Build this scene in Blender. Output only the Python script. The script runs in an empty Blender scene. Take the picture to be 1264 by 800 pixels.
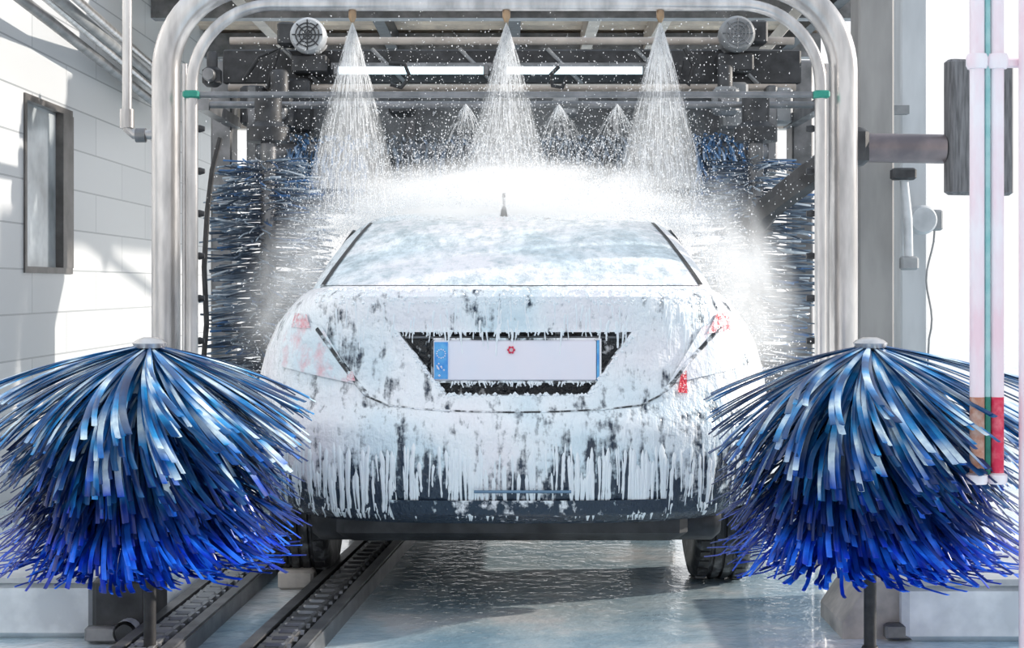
import bpy, bmesh, math, random
from mathutils import Vector, Matrix
S=bpy.context.scene; COL=S.collection
S.view_settings.view_transform='Standard'
PI=math.pi
F=1925.0; CX=632.0; HY=353.0; CH=1.11
def at(px,py,Y): return Vector(((px-CX)/F*Y, Y, CH-(py-HY)/F*Y))

# ---------------------------------------------------------------- materials
def newmat(name):
    m=bpy.data.materials.new(name); m.use_nodes=True
    nt=m.node_tree; b=nt.nodes['Principled BSDF']; return m,nt,b
def N(nt,t,**k):
    n=nt.nodes.new(t)
    for a,v in k.items(): setattr(n,a,v)
    return n
def coords(nt,scale=(1,1,1)):
    tc=N(nt,'ShaderNodeTexCoord'); mp=N(nt,'ShaderNodeMapping'); mp.inputs['Scale'].default_value=scale
    nt.links.new(tc.outputs['Object'],mp.inputs['Vector']); return mp.outputs['Vector']
def noise(nt,vec,scale,detail=3,rough=.55):
    n=N(nt,'ShaderNodeTexNoise'); n.inputs['Scale'].default_value=scale; n.inputs['Detail'].default_value=detail; n.inputs['Roughness'].default_value=rough
    nt.links.new(vec,n.inputs['Vector']); return n.outputs['Fac']
def ramp(nt,fac,stops):
    r=N(nt,'ShaderNodeValToRGB'); e=r.color_ramp.elements
    while len(e)<len(stops): e.new(.5)
    for i,(p,c) in enumerate(stops): e[i].position=p; e[i].color=(*c,1) if len(c)==3 else c
    nt.links.new(fac,r.inputs['Fac']); return r.outputs['Color']
def bump(nt,b,fac,strength=.3,dist=.01):
    bp=N(nt,'ShaderNodeBump'); bp.inputs['Strength'].default_value=strength; bp.inputs['Distance'].default_value=dist
    nt.links.new(fac,bp.inputs['Height']); nt.links.new(bp.outputs['Normal'],b.inputs['Normal'])
def M(name,c1,c2=None,rough=.5,metal=0,scale=8,stretch=(1,1,1),bs=.15,emit=None,es=0,lo=.35,hi=.65,coat=0):
    m,nt,b=newmat(name); c2=c2 or tuple(x*.8 for x in c1)
    v=coords(nt,stretch); f=noise(nt,v,scale,4)
    nt.links.new(ramp(nt,f,[(lo,c1),(hi,c2)]),b.inputs['Base Color'])
    b.inputs['Roughness'].default_value=rough; b.inputs['Metallic'].default_value=metal
    b.inputs['Coat Weight'].default_value=coat
    if bs: bump(nt,b,f,bs)
    if emit: b.inputs['Emission Color'].default_value=(*emit,1); b.inputs['Emission Strength'].default_value=es
    return m
def foam_mat(name,base,thr_hi,thr_lo,z0,z1,streak=(24,24,5),fine=34,white=(.92,.955,.98),soft=.06,brough=.15,bst=.6,wf=.5):
    """white foam over a base colour; threshold runs thr_lo at z0 to thr_hi at z1"""
    m,nt,b=newmat(name)
    v=coords(nt,streak); v2=coords(nt); n1=noise(nt,v,1,4,.6); n2=noise(nt,v2,fine,3,.6); n3=noise(nt,v2,3.1,2)
    a=N(nt,'ShaderNodeMath',operation='MULTIPLY'); a.inputs[1].default_value=wf; nt.links.new(n1,a.inputs[0])
    c=N(nt,'ShaderNodeMath',operation='MULTIPLY_ADD'); c.inputs[1].default_value=.8-wf; nt.links.new(n2,c.inputs[0]); nt.links.new(a.outputs[0],c.inputs[2])
    d=N(nt,'ShaderNodeMath',operation='MULTIPLY_ADD'); d.inputs[1].default_value=.2; nt.links.new(n3,d.inputs[0]); nt.links.new(c.outputs[0],d.inputs[2])
    sx=N(nt,'ShaderNodeSeparateXYZ'); nt.links.new(v2,sx.inputs[0])
    mr=N(nt,'ShaderNodeMapRange'); mr.inputs[1].default_value=z0; mr.inputs[2].default_value=z1; mr.inputs[3].default_value=thr_lo; mr.inputs[4].default_value=thr_hi
    nt.links.new(sx.outputs['Z'],mr.inputs[0])
    s=N(nt,'ShaderNodeMath',operation='SUBTRACT'); nt.links.new(d.outputs[0],s.inputs[0]); nt.links.new(mr.outputs[0],s.inputs[1])
    k=N(nt,'ShaderNodeMapRange'); k.inputs[1].default_value=-soft*.3; k.inputs[2].default_value=soft; nt.links.new(s.outputs[0],k.inputs[0])
    tint=ramp(nt,n3,[(.36,(.74,.86,.92)),(.50,white),(.66,(.93,.91,.94))])
    mx=N(nt,'ShaderNodeMix',data_type='RGBA'); nt.links.new(k.outputs[0],mx.inputs[0]); mx.inputs[6].default_value=(*base,1); nt.links.new(tint,mx.inputs[7])
    nt.links.new(mx.outputs[2],b.inputs['Base Color'])
    rr=N(nt,'ShaderNodeMapRange'); rr.inputs[3].default_value=brough; rr.inputs[4].default_value=.26; nt.links.new(k.outputs[0],rr.inputs[0]); nt.links.new(rr.outputs[0],b.inputs['Roughness'])
    bump(nt,b,d.outputs[0],bst,.035)
    return m
def alpha_mat(name,col,alpha,emis=0):
    m,nt,b=newmat(name); v=coords(nt); f=noise(nt,v,30,2)
    b.inputs['Base Color'].default_value=(*col,1); b.inputs['Roughness'].default_value=.3
    mr=N(nt,'ShaderNodeMapRange'); mr.inputs[1].default_value=.35; mr.inputs[2].default_value=.65; mr.inputs[3].default_value=alpha*.6; mr.inputs[4].default_value=alpha
    nt.links.new(f,mr.inputs[0]); nt.links.new(mr.outputs[0],b.inputs['Alpha'])
    return m
def vc_mat(name,rough=.35,coat=.3):
    m,nt,b=newmat(name); at_=N(nt,'ShaderNodeAttribute'); at_.attribute_name='Col'
    v=coords(nt); f=noise(nt,v,40,2)
    mx=N(nt,'ShaderNodeMix',data_type='RGBA',blend_type='MULTIPLY'); mx.inputs[0].default_value=.45
    nt.links.new(at_.outputs['Color'],mx.inputs[6]); nt.links.new(ramp(nt,f,[(.35,(.4,.5,.65)),(.6,(1,1,1))]),mx.inputs[7])
    nt.links.new(mx.outputs[2],b.inputs['Base Color']); b.inputs['Roughness'].default_value=rough; b.inputs['Coat Weight'].default_value=coat
    b.inputs['Specular IOR Level'].default_value=.3
    return m

steel=M('brushed_steel',(.68,.66,.65),(.40,.39,.39),.28,.75,14,(1,1,.2),.1)
steel_d=M('dull_steel',(.28,.28,.29),(.15,.155,.16),.4,.6,9)
dark=M('dark_machine',(.065,.067,.072),(.028,.029,.032),.5,.2,12)
midgrey=M('grey_paint',(.34,.35,.36),(.21,.22,.23),.5,.2,6)
lightgrey=M('light_grey_paint',(.62,.64,.66),(.42,.44,.46),.5,.1,6)
beige=M('beige_beam',(.55,.48,.42),(.38,.33,.29),.5,.1,6)
greenm=M('green_plastic',(.02,.30,.22),None,.4)
blackrub=M('black_rubber',(.02,.02,.022),(.04,.04,.042),.6,0,30)
tyrem=M('tyre_rubber',(.02,.021,.024),(.16,.17,.18),.45,0,22,(1,1,1),.4,lo=.5,hi=.72)
concrete=M('wet_concrete',(.88,.92,.95),(.60,.64,.68),.4,0,7,(1,1,1),.3)
colum=M('column_concrete',(.34,.33,.32),(.22,.215,.21),.6,0,5,(1,1,.25),.1)
colum2=M('column_pale',(.60,.62,.64),(.46,.48,.50),.6,0,5,(1,1,.25),.1)
boardm=M('weathered_board',(.20,.20,.21),(.08,.08,.085),.6,0,14,(6,6,.5),.3)
brownpipe=M('brown_grey_pipe',(.27,.22,.22),(.15,.13,.14),.35,.5,6)
pinkm=M('pale_pink_paint',(.90,.66,.73),(.92,.88,.92),.35,0,6,(2,2,.6),.05)
tealm=M('teal_paint',(.20,.52,.52),(.45,.68,.68),.4,0,10)
dgreenm=M('dark_green_paint',(.01,.16,.12),(.03,.28,.2),.4,0,20)
rustm=M('rusty_orange',(.50,.20,.12),(.62,.42,.35),.5,0,40)
redm=M('red_band',(.70,.02,.08),(.85,.2,.25),.4,0,35,lo=.45,hi=.75)
tubem=M('lamp_tube',(.9,.97,1),(.9,.97,1),.3,0,4,emit=(.62,.86,1),es=1.25)
foamm=M('white_foam',(.92,.955,.98),(.86,.92,.955),.3,0,20,bs=.2)
creamm=M('cream_block',(.60,.55,.50),(.34,.32,.30),.6,0,9)
brassm=M('brass',(.40,.28,.18),None,.35,.8)

# ---------------------------------------------------------------- mesh builder
class MB:
    def __init__(s): s.v=[]; s.f=[]; s.c=[]
    def add(s,vs,fs):
        o=len(s.v); s.v+= [tuple(p) for p in vs]; s.f+=[tuple(i+o for i in f) for f in fs]; return s
    def box(s,c,size,rz=0,rx=0,ry=0,bev=0):
        hx,hy,hz=[d/2 for d in size]; rot=Matrix.Rotation(rz,3,'Z')@Matrix.Rotation(ry,3,'Y')@Matrix.Rotation(rx,3,'X'); c=Vector(c)
        if not bev:
            vs=[rot@Vector((x*hx,y*hy,z*hz))+c for x in(-1,1) for y in(-1,1) for z in(-1,1)]
            fs=[(0,1,3,2),(4,6,7,5),(0,4,5,1),(2,3,7,6),(0,2,6,4),(1,5,7,3)]
            return s.add(vs,fs)
        b=bev; vs=[]; rings=[(-hz,b),(-hz+b,0),(hz-b,0),(hz,b)]
        for z,i in rings:
            X=hx-i; Y=hy-i; q=b
            for x,y in ((-X+q,-Y),(X-q,-Y),(X,-Y+q),(X,Y-q),(X-q,Y),(-X+q,Y),(-X,Y-q),(-X,-Y+q)): vs.append(rot@Vector((x,y,z))+c)
        fs=[tuple(range(7,-1,-1)),tuple(range(24,32))]
        for r in range(3):
            for k in range(8): fs.append((r*8+k,r*8+(k+1)%8,(r+1)*8+(k+1)%8,(r+1)*8+k))
        return s.add(vs,fs)
    def tube(s,path,r,seg=12,caps=True):
        P=[Vector(p) for p in path]; n=len(P); rs=r if isinstance(r,(list,tuple)) else [r]*n
        T=[(P[min(i+1,n-1)]-P[max(i-1,0)]).normalized() for i in range(n)]
        a=Vector((0,0,1)) if abs(T[0].z)<.9 else Vector((1,0,0)); u=T[0].cross(a).normalized(); vs=[]
        for i in range(n):
            u=(u-T[i]*u.dot(T[i])).normalized(); w=T[i].cross(u)
            for k in range(seg):
                t=2*PI*k/seg; vs.append(P[i]+(u*math.cos(t)+w*math.sin(t))*rs[i])
        fs=[(i*seg+k,i*seg+(k+1)%seg,(i+1)*seg+(k+1)%seg,(i+1)*seg+k) for i in range(n-1) for k in range(seg)]
        if caps: fs+= [tuple(range(seg-1,-1,-1)),tuple((n-1)*seg+k for k in range(seg))]
        return s.add(vs,fs)
    def lathe(s,prof,c,axis='Z',seg=28):
        c=Vector(c); vs=[]
        for r,h in prof:
            for k in range(seg):
                t=2*PI*k/seg; a,b=r*math.cos(t),r*math.sin(t)
                p={'Z':(a,b,h),'X':(h,a,b),'Y':(b,h,a)}[axis]; vs.append(Vector(p)+c)
        n=len(prof); fs=[(i*seg+k,i*seg+(k+1)%seg,(i+1)*seg+(k+1)%seg,(i+1)*seg+k) for i in range(n-1) for k in range(seg)]
        fs+= [tuple(range(seg-1,-1,-1)),tuple((n-1)*seg+k for k in range(seg))]
        return s.add(vs,fs)
    def octa(s,c,r,sz=1):
        x,y,z=c; vs=[(x+r,y,z),(x-r,y,z),(x,y+r,z),(x,y-r,z),(x,y,z+r*sz),(x,y,z-r*sz)]
        return s.add(vs,[(0,2,4),(2,1,4),(1,3,4),(3,0,4),(2,0,5),(1,2,5),(3,1,5),(0,3,5)])
    def strand(s,path,side,w,t,cols):
        n=len(path); o=len(s.v)
        for i,p in enumerate(path):
            T=(path[min(i+1,n-1)]-path[max(i-1,0)]).normalized(); up=side.cross(T).normalized()
            q=.45+.55*min(1,i/2) 
            for d in (side*w*q,up*t,-side*w*q,-up*t): s.v.append(tuple(p+d)); s.c.append(cols[i])
        for i in range(n-1):
            for k in range(4): s.f.append((o+i*4+k,o+i*4+(k+1)%4,o+i*4+4+(k+1)%4,o+i*4+4+k))
        s.f.append((o+(n-1)*4,o+(n-1)*4+1,o+(n-1)*4+2,o+(n-1)*4+3))
    def build(s,name,mat,parent=None,smooth=True,ang=40,**tags):
        me=bpy.data.meshes.new(name)
        off=WL(parent) if parent else Vector((0,0,0))
        me.from_pydata([tuple(Vector(p)-off) for p in s.v] if parent else s.v,[],s.f); me.materials.append(mat)
        if s.c:
            ca=me.color_attributes.new('Col','FLOAT_COLOR','POINT')
            ca.data.foreach_set('color',[x for c in s.c for x in (*c,1)])
        if smooth:
            me.polygons.foreach_set('use_smooth',[True]*len(me.polygons))
            try: me.set_sharp_from_angle(angle=math.radians(ang))
            except Exception: pass
        me.update(); o=bpy.data.objects.new(name,me); COL.objects.link(o)
        if parent: o.parent=parent
        for k,v in tags.items(): o[k]=v
        return o
def WL(o):
    v=Vector((0,0,0))
    while o: v=v+o.location; o=o.parent
    return v
def fixn(me):
    bm=bmesh.new(); bm.from_mesh(me); bmesh.ops.remove_doubles(bm,verts=bm.verts,dist=1e-6); bmesh.ops.recalc_face_normals(bm,faces=bm.faces); bm.to_mesh(me); bm.free()
def tag(o,label,cat,group=None,kind=None):
    o['label']=label; o['category']=cat
    if group: o['group']=group
    if kind: o['kind']=kind
    return o
def thing(name,label,cat,loc=(0,0,0),group=None):
    o=bpy.data.objects.new(name,None); COL.objects.link(o); o.location=loc; o.empty_display_size=.1
    return tag(o,label,cat,group)

# ---------------------------------------------------------------- camera, world, light
cd=bpy.data.cameras.new('camera'); cam=bpy.data.objects.new('camera',cd); COL.objects.link(cam)
cam.location=(0,0,CH); cam.rotation_euler=(PI/2,0,0); cd.sensor_width=36; cd.lens=F/1264*36; cd.shift_y=-47/1264; S.camera=cam
w=bpy.data.worlds.new('World'); S.world=w; w.use_nodes=True; nt=w.node_tree; bg=nt.nodes['Background']
tc=N(nt,'ShaderNodeTexCoord'); sx=N(nt,'ShaderNodeSeparateXYZ'); nt.links.new(tc.outputs['Generated'],sx.inputs[0])
cr=ramp(nt,sx.outputs['Z'],[(0,(.99,.985,.985)),(.25,(.95,.97,1)),(1,(.72,.84,1))]); nt.links.new(cr,bg.inputs['Color']); bg.inputs['Strength'].default_value=1.08
sd=bpy.data.lights.new('sun','SUN'); sd.energy=4.3; sd.angle=.02; sd.color=(1,.92,.82); so=bpy.data.objects.new('sun',sd); COL.objects.link(so)
so.rotation_euler=Vector((-.85,-.22,-.30)).to_track_quat('-Z','Y').to_euler()

# ---------------------------------------------------------------- setting
m,nt,b=newmat('wet_floor'); v=coords(nt); n1=noise(nt,v,1.8,5,.6); n2=noise(nt,v,16,3); v3=coords(nt,(1,.35,1)); n3=noise(nt,v3,5,3)
nt.links.new(ramp(nt,n1,[(.36,(.34,.52,.64)),(.46,(.52,.69,.79)),(.54,(.70,.84,.91)),(.62,(.95,.98,1))]),b.inputs['Base Color'])
mr=N(nt,'ShaderNodeMapRange'); mr.inputs[1].default_value=.35; mr.inputs[2].default_value=.65; mr.inputs[3].default_value=.02; mr.inputs[4].default_value=.12; nt.links.new(n3,mr.inputs[0]); nt.links.new(mr.outputs[0],b.inputs['Roughness'])
b.inputs['Specular IOR Level'].default_value=.9; b.inputs['Coat Weight'].default_value=.6; b.inputs['Coat Roughness'].default_value=.04
bump(nt,b,n2,.4,.014); floorm=m
MB().box((0,15,-.05),(60,50,.1)).build('floor',floorm,smooth=False,kind='structure')
m,nt,b=newmat('wall_block'); tc=N(nt,'ShaderNodeTexCoord'); sp=N(nt,'ShaderNodeSeparateXYZ'); cb=N(nt,'ShaderNodeCombineXYZ'); nt.links.new(tc.outputs['Object'],sp.inputs[0]); nt.links.new(sp.outputs['Y'],cb.inputs[0]); nt.links.new(sp.outputs['Z'],cb.inputs[1])
bt=N(nt,'ShaderNodeTexBrick'); bt.inputs['Scale'].default_value=1; bt.inputs['Brick Width'].default_value=1.3; bt.inputs['Row Height'].default_value=.24; bt.inputs['Mortar Size'].default_value=.005
bt.inputs['Color1'].default_value=(.70,.715,.73,1); bt.inputs['Color2'].default_value=(.63,.65,.67,1); bt.inputs['Mortar'].default_value=(.36,.38,.40,1); nt.links.new(cb.outputs[0],bt.inputs['Vector'])
nt.links.new(bt.outputs['Color'],b.inputs['Base Color']); b.inputs['Roughness'].default_value=.3; bump(nt,b,bt.outputs['Fac'],-.4,.01); wallm=m
WX=-2.6; y0,y1,z0,z1=8.3,9.2,1.18,2.14
mb=MB()
for a,b2,c,d in ((2,y0,0,3.3),(y1,15,0,3.3),(y0,y1,0,z0),(y0,y1,z1,3.3)): mb.box((WX-.1,(a+b2)/2,(c+d)/2),(.2,b2-a,d-c))
mb.build('wall_left',wallm,smooth=False,kind='structure')
winfr=M('window_frame_dark',(.09,.085,.08),(.16,.15,.145),.4,.3)
glassm=M('pale_window_glass',(.66,.72,.76),(.22,.25,.27),.12,.2,2.2,(1,1,1),0)
mb=MB(); t=.035
for c,sz in (((WX-.03,(y0+y1)/2,z1-t/2),(.08,y1-y0,t)),((WX-.03,(y0+y1)/2,z0+t/2),(.08,y1-y0,t)),((WX-.03,y0+t/2,(z0+z1)/2),(.08,t,z1-z0-2*t)),((WX-.03,y1-t*3,(z0+z1)/2),(.09,t*6,z1-z0-2*t))): mb.box(c,sz)
wf=mb.build('window_1',winfr,smooth=False,kind='structure')
MB().box((WX-.035,(y0+y1)/2,(z0+z1)/2),(.01,y1-y0-.06,z1-z0-.06)).build('window_pane',glassm,wf,smooth=False,kind='structure')
ceilm=M('ceiling_sheet',(.68,.56,.45),(.44,.36,.30),.5,.2,5)
vs=[];fs=[];ys=[9.9+i*.055 for i in range(int(4.8/.055))]
for i,y in enumerate(ys):
    z=3.25+(.03 if (i//2)%2 else 0)
    vs+=[(-2.6,y,z),(2.6,y,z),(-2.6,y,z+.04),(2.6,y,z+.04)]
for i in range(len(ys)-1):
    o=i*4; fs+=[(o,o+4,o+5,o+1),(o+2,o+3,o+7,o+6)]
ceil=MB().add(vs,fs).build('ceiling',ceilm,smooth=False,kind='structure')
for x in (-1.9,-1.0,.02,.62,1.15,2.3): MB().box((x,12.2,3.17),(.09,4.8,.16)).build('beam',beige if x in(.62,1.15,-1.9) else dark,ceil,smooth=False,kind='structure')
for y in (11.3,13.2): MB().box((0,y,3.14),(5.2,.14,.2)).build('beam',steel_d,ceil,smooth=False,kind='structure')
MB().box((0,14.6,2.95),(5.2,.15,.75)).build('trim_1',beige,smooth=False,kind='structure')

# ---------------------------------------------------------------- columns right
for (xa,xb,Y,mt,l) in ((1060,1104,8.0,colum,'dark grey square steel column standing just right of the thick pipe arch'),(1112,1145,9.2,colum2,'pale grey concrete column farther right behind the dark column')):
    c0=at(xa,0,Y).x; c1=at(xb,0,Y).x
    t=thing('support_column',l,'column',((c0+c1)/2,Y+.1,0))
    MB().box(((c0+c1)/2,Y+.1,1.62),(c1-c0,.2,3.24),bev=.01).build('shaft',mt,t)
    MB().box(((c0+c1)/2,Y+.1,.02),(c1-c0+.1,.3,.04),bev=.01).build('base_plate',steel_d,t)
p=at(1060,126,8.7);q=at(1110,126,8.7)
tag(MB().box(((p.x+q.x)/2,9.1,p.z),(q.x-p.x+.3,.07,.05)).build('cross_rail',midgrey,smooth=False),'thin grey horizontal rail joining the right columns near the top','rail')
tag(MB().tube([(1.65,12.5,2.55),(2.1,9.9,3.2)],.05,4).build('roof_brace',beige,smooth=False),'pale diagonal roof brace right of the ceiling machinery','brace')
t=thing('column_motor','small grey round motor fixed on the pale concrete column','motor',at(1135,272,9.0))
c=at(1135,272,9.05); MB().lathe([(.01,-.1),(.07,-.1),(.085,-.07),(.085,.04),(.06,.1)],c,'Y').build('housing',lightgrey,t)
MB().box(c+Vector((.09,0,0)),(.07,.1,.12),bev=.01).build('terminal_box',midgrey,t)
c=at(1115,215,7.9); d=at(1122,325,7.9)
t=thing('hanging_lever','slim grey metal lever hanging in front of the right columns','lever',c)
MB().tube([c,(c+d)/2+Vector((.01,0,0)),d],.022,10).build('rod',lightgrey,t); MB().box(c,(.12,.08,.06),bev=.01).build('bracket',dark,t); MB().box(d,(.09,.06,.07),bev=.01).build('handle',midgrey,t)
tag(MB().tube([at(1150-i*.35,262+i*12,9.15)+Vector((.02*math.sin(i*.7),0,0)) for i in range(14)]+[Vector((2.44,9.2,.4)),Vector((2.44,9.2,0))],.006,6).build('cable',midgrey),'thin cable hanging down beside the pale right column','cable')

# ---------------------------------------------------------------- arches
def archpath(xl,xr,ztop,rad,Y,zb=0.0,n=14):
    P=[Vector((xl,Y,zb)),Vector((xl,Y,(zb+ztop-rad)/2)),Vector((xl,Y,ztop-rad))]
    for i in range(1,n+1):
        a=PI-i*PI/2/n; P.append(Vector((xl+rad+rad*math.cos(a),Y,ztop-rad+rad*math.sin(a))))
    for i in range(0,n+1):
        a=PI/2-i*PI/2/n; P.append(Vector((xr-rad+rad*math.cos(a),Y,ztop-rad+rad*math.sin(a))))
    P+= [Vector((xr,Y,(zb+ztop-rad)/2)),Vector((xr,Y,zb))]; return P
AY=6.3; k=F/AY
xl=at(205,0,AY).x; xr=at(1041,0,AY).x
t=thing('pipe_arch','thick bent stainless steel pipe arch framing the whole car','arch',((xl+xr)/2,AY,0))
MB().tube(archpath(xl,xr,CH+(353+22)/k,.36,AY),.057,24).build('arch_pipe',steel,t)
for x in (xl,xr): MB().lathe([(.12,0),(.12,.015),(.07,.02),(.065,.05)],(x,AY,0)).build('base_flange',steel,t)
AY2=6.2; k2=F/AY2
xl2=at(237,0,AY2).x; xr2=at(1013,0,AY2).x; zt=CH+(353-6)/k2
sa=thing('spray_arch','slimmer inner steel spray pipe arch with three nozzles on top','arch',((xl2+xr2)/2,AY2,0))
MB().tube(archpath(xl2,xr2,zt,.32,AY2),.024,18).build('arch_pipe',steel,sa)
zc=CH+(353-117)/k2
MB().tube([(xl2,AY2+.0,zc),(xr2,AY2+.0,zc)],.013,12).build('cross_pipe',steel_d,sa)
for x in (xl2,xr2):
    MB().box((x,AY2,zc),(.065,.065,.03),bev=.006).build('pipe_clamp',greenm,sa,label='green plastic clamp')
nx=[at(p,0,AY2).x for p in (435,625,815)]
for x in nx: MB().lathe([(.012,.05),(.012,.02),(.016,.015),(.016,-.01),(.007,-.03)],(x,AY2,zt-.04),'Z',14).build('nozzle',brassm,sa)
for s,px in ((-1,256),(1,1000)):
    x=at(px,0,6.25).x
    t=thing('spray_riser','thin steel riser pipe with small side nozzles inside the %s leg of the arch'%('left' if s<0 else 'right'),'pipe',(x,6.25,0))
    xx=at(px-28 if s<0 else px+20,0,6.25).x
    MB().tube([(xx,6.25,0),(xx,6.25,1.9),(xx,6.25,2.0)],.011,10).build('riser_pipe',steel,t)
    for i in range(7):
        z=.72+i*.17
        o=MB(); o.tube([(xx,6.25,z),(xx-s*.05,6.25,z)],.008,8); o.lathe([(.012,-.02),(.016,0),(.01,.02)],(xx-s*.06,6.25,z),'X',10); o.build('nozzle',dark,t)
P=[at(272,170,6.9),at(262,210,6.9),at(256,260,6.9),at(252,330,6.9),at(255,400,6.9),at(250,460,6.9),at(250,560,6.9),at(252,664,6.9)]
tag(MB().tube(P,.012,8).build('hose',blackrub),'black rubber hose hanging inside the left arch leg','hose')
A=at(157,-40,6.45);B=at(157,150,6.45);C=at(165,166,6.45);D=at(202,167,6.45)
t=thing('drop_pipe','pale steel drop pipe with elbow joining the left arch leg','pipe',B)
MB().tube([A,B,B+(C-B)*.5+Vector((-.01,0,-.005)),C,D],.02,14).build('pipe',steel,t)
MB().tube([at(157,135,6.45),at(157,158,6.45)],.03,14).build('coupling',steel,t)
MB().tube([at(168,167,6.45),at(180,167,6.45)],.03,14).build('elbow_joint',steel_d,t)
for i,(a,b2) in enumerate((((15,-10),(192,128)),((48,-10),(192,112)),((62,-10),(192,100)),((82,-12),(192,84)))):
    tag(MB().tube([at(*a,7.5),at(*b2,10.9)],.022 if i%2 else .03,10).build('wall_pipe',(steel_d,steel,midgrey,steel)[i]),('thick dull lowest','slim bright second lowest','grey second highest','bright highest')[i]+' pipe of the bundle running high along the white wall','pipe')

# ---------------------------------------------------------------- gantry
GY=9.0
t=thing('wash_gantry','dark steel wash gantry with crossbeam spanning behind the arch','gantry',(0,GY,0))
MB().box((0,GY,2.36),(3.3,.22,.2),bev=.01).build('crossbeam',dark,t)
MB().box((0,GY+.32,1.90),(2.9,.08,.72),bev=.01).build('back_panel',midgrey,t)
for i in range(5): MB().box((-1.2+i*.6,GY+.26,1.90),(.05,.04,.70)).build('panel_rib',steel_d,t,smooth=False)
for x in (-1.66,1.66):
    MB().box((x,GY,1.2),(.12,.2,2.4),bev=.01).build('upright',steel_d,t)
MB().tube([(-1.6,GY-.9,2.05),(1.6,GY-.9,2.05)],.018,10).build('front_rail',steel_d,t)
MB().tube([(-1.6,GY-.2,2.23),(1.6,GY-.2,2.23)],.02,10).build('supply_pipe',beige,t)
MB().tube([(-1.6,GY-.15,2.50),(1.6,GY-.15,2.50)],.022,10).build('supply_pipe',beige,t)
MB().tube([(-1.6,GY-.3,2.13),(1.6,GY-.3,2.13)],.012,10).build('supply_pipe',steel_d,t)
for x in(-1.6,1.6): MB().box((x,GY-.45,2.05),(.06,.95,.06)).build('side_arm',steel_d,t,smooth=False)
for x,h in ((-1.45,.22),(-1.2,.3),(1.25,.26),(1.5,.2),(-.62,.1),(.3,.12),(.9,.16)):
    MB().box((x,GY-.2,2.12),(.14,.2,h),bev=.015).build('gear_box',dark if x<0 else midgrey,t)
for i in range(6): MB().tube([(-1.3+i*.5,GY-.12,2.46),(-1.1+i*.5,GY-.12,2.26)],.012,8).build('brace_rod',midgrey,t)
def motor(px,py,l,flip,mt,gm,ax='Y'):
    c=at(px,py,8.75); t=thing('fan_motor',l,'motor',c)
    MB().lathe([(.02,-.09),(.085,-.09),(.1,-.07),(.1,.0),(.085,.02),(.085,.16),(.06,.18)],c,ax).build('housing',mt,t)
    o=MB(); g=(lambda u,v:Vector((u,-.095,v))) if ax=='Y' else (lambda u,v:Vector((-.095,u,v)))
    for r in (.025,.045,.065): 
        o.tube([c+g(r*math.cos(a*PI/10),r*math.sin(a*PI/10)) for a in range(21)],.004,6,False)
    for a in range(8): o.tube([c+g(0,0),c+g(.085*math.cos(a*PI/4),.085*math.sin(a*PI/4))],.004,6)
    o.build('fan_grille',gm,t)
    MB().box(c+Vector((flip*.13,.05,.02)),(.1,.14,.13),bev=.012).build('terminal_box',dark,t)
    MB().box(c+Vector((0,.1,-.15)),(.2,.25,.1),bev=.01).build('mount',dark,t)
motor(382,46,'round pale grey fan motor hanging top left above the car',-1,lightgrey,dark)
motor(908,44,'round darker grey fan motor hanging top right above the car',1,midgrey,steel_d)
def gear(px,py,s,l,mt):
    c=at(px,py,8.6); t=thing('gear_motor',l,'motor',c)
    MB().box(c,(s,s,s*1.1),bev=.02).build('gear_case',mt,t); MB().lathe([(s*.3,-.06),(s*.35,-.05),(s*.35,.02)],c+Vector((0,-s/2-.01,0)),'Y').build('cover',steel_d,t); MB().lathe([(s*.3,0),(s*.3,s*.8),(s*.22,s*.9)],c+Vector((0,0,s*.5))).build('motor_can',dark,t)
gear(345,140,.17,'dark square gear motor under the left end of the gantry',dark)
gear(895,125,.14,'grey square gear motor under the right end of the gantry',midgrey)
gear(262,95,.1,'small black junction motor left of the gantry near the wall',dark)
for pts,l in ((((300,100),(320,70),(345,60),(335,90),(330,110)),'black cable looping beside the top left fan motor'),(((480,78),(500,80),(506,95),(495,108),(482,104)),'black cable loop holding the left lamp tube'),(((690,82),(680,92),(682,106),(694,108),(700,95)),'black cable loop holding the right lamp tube'),(((845,60),(856,80),(850,105),(838,95),(842,75)),'dark cable loop left of the top right fan motor')):
    tag(MB().tube([at(a,b2,8.7) for a,b2 in pts],.012,8).build('cable',blackrub),l,'cable')
for a,b2,l in ((415,600,'left glowing tube lamp under the dark gantry beam'),(622,796,'right glowing tube lamp under the dark gantry beam')):
    p=at(a,87,8.78);q=at(b2,87,8.78); t=thing('tube_lamp',l,'lamp',(p+q)/2)
    MB().tube([p,q],.022,12).build('tube',tubem,t); MB().box((p+q)/2+Vector((0,.04,.03)),(q.x-p.x+.06,.06,.03)).build('fixture',steel_d,t,smooth=False)
    for e in (p,q): MB().box(e,(.03,.06,.06),bev=.005).build('end_cap',steel_d,t)

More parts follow.
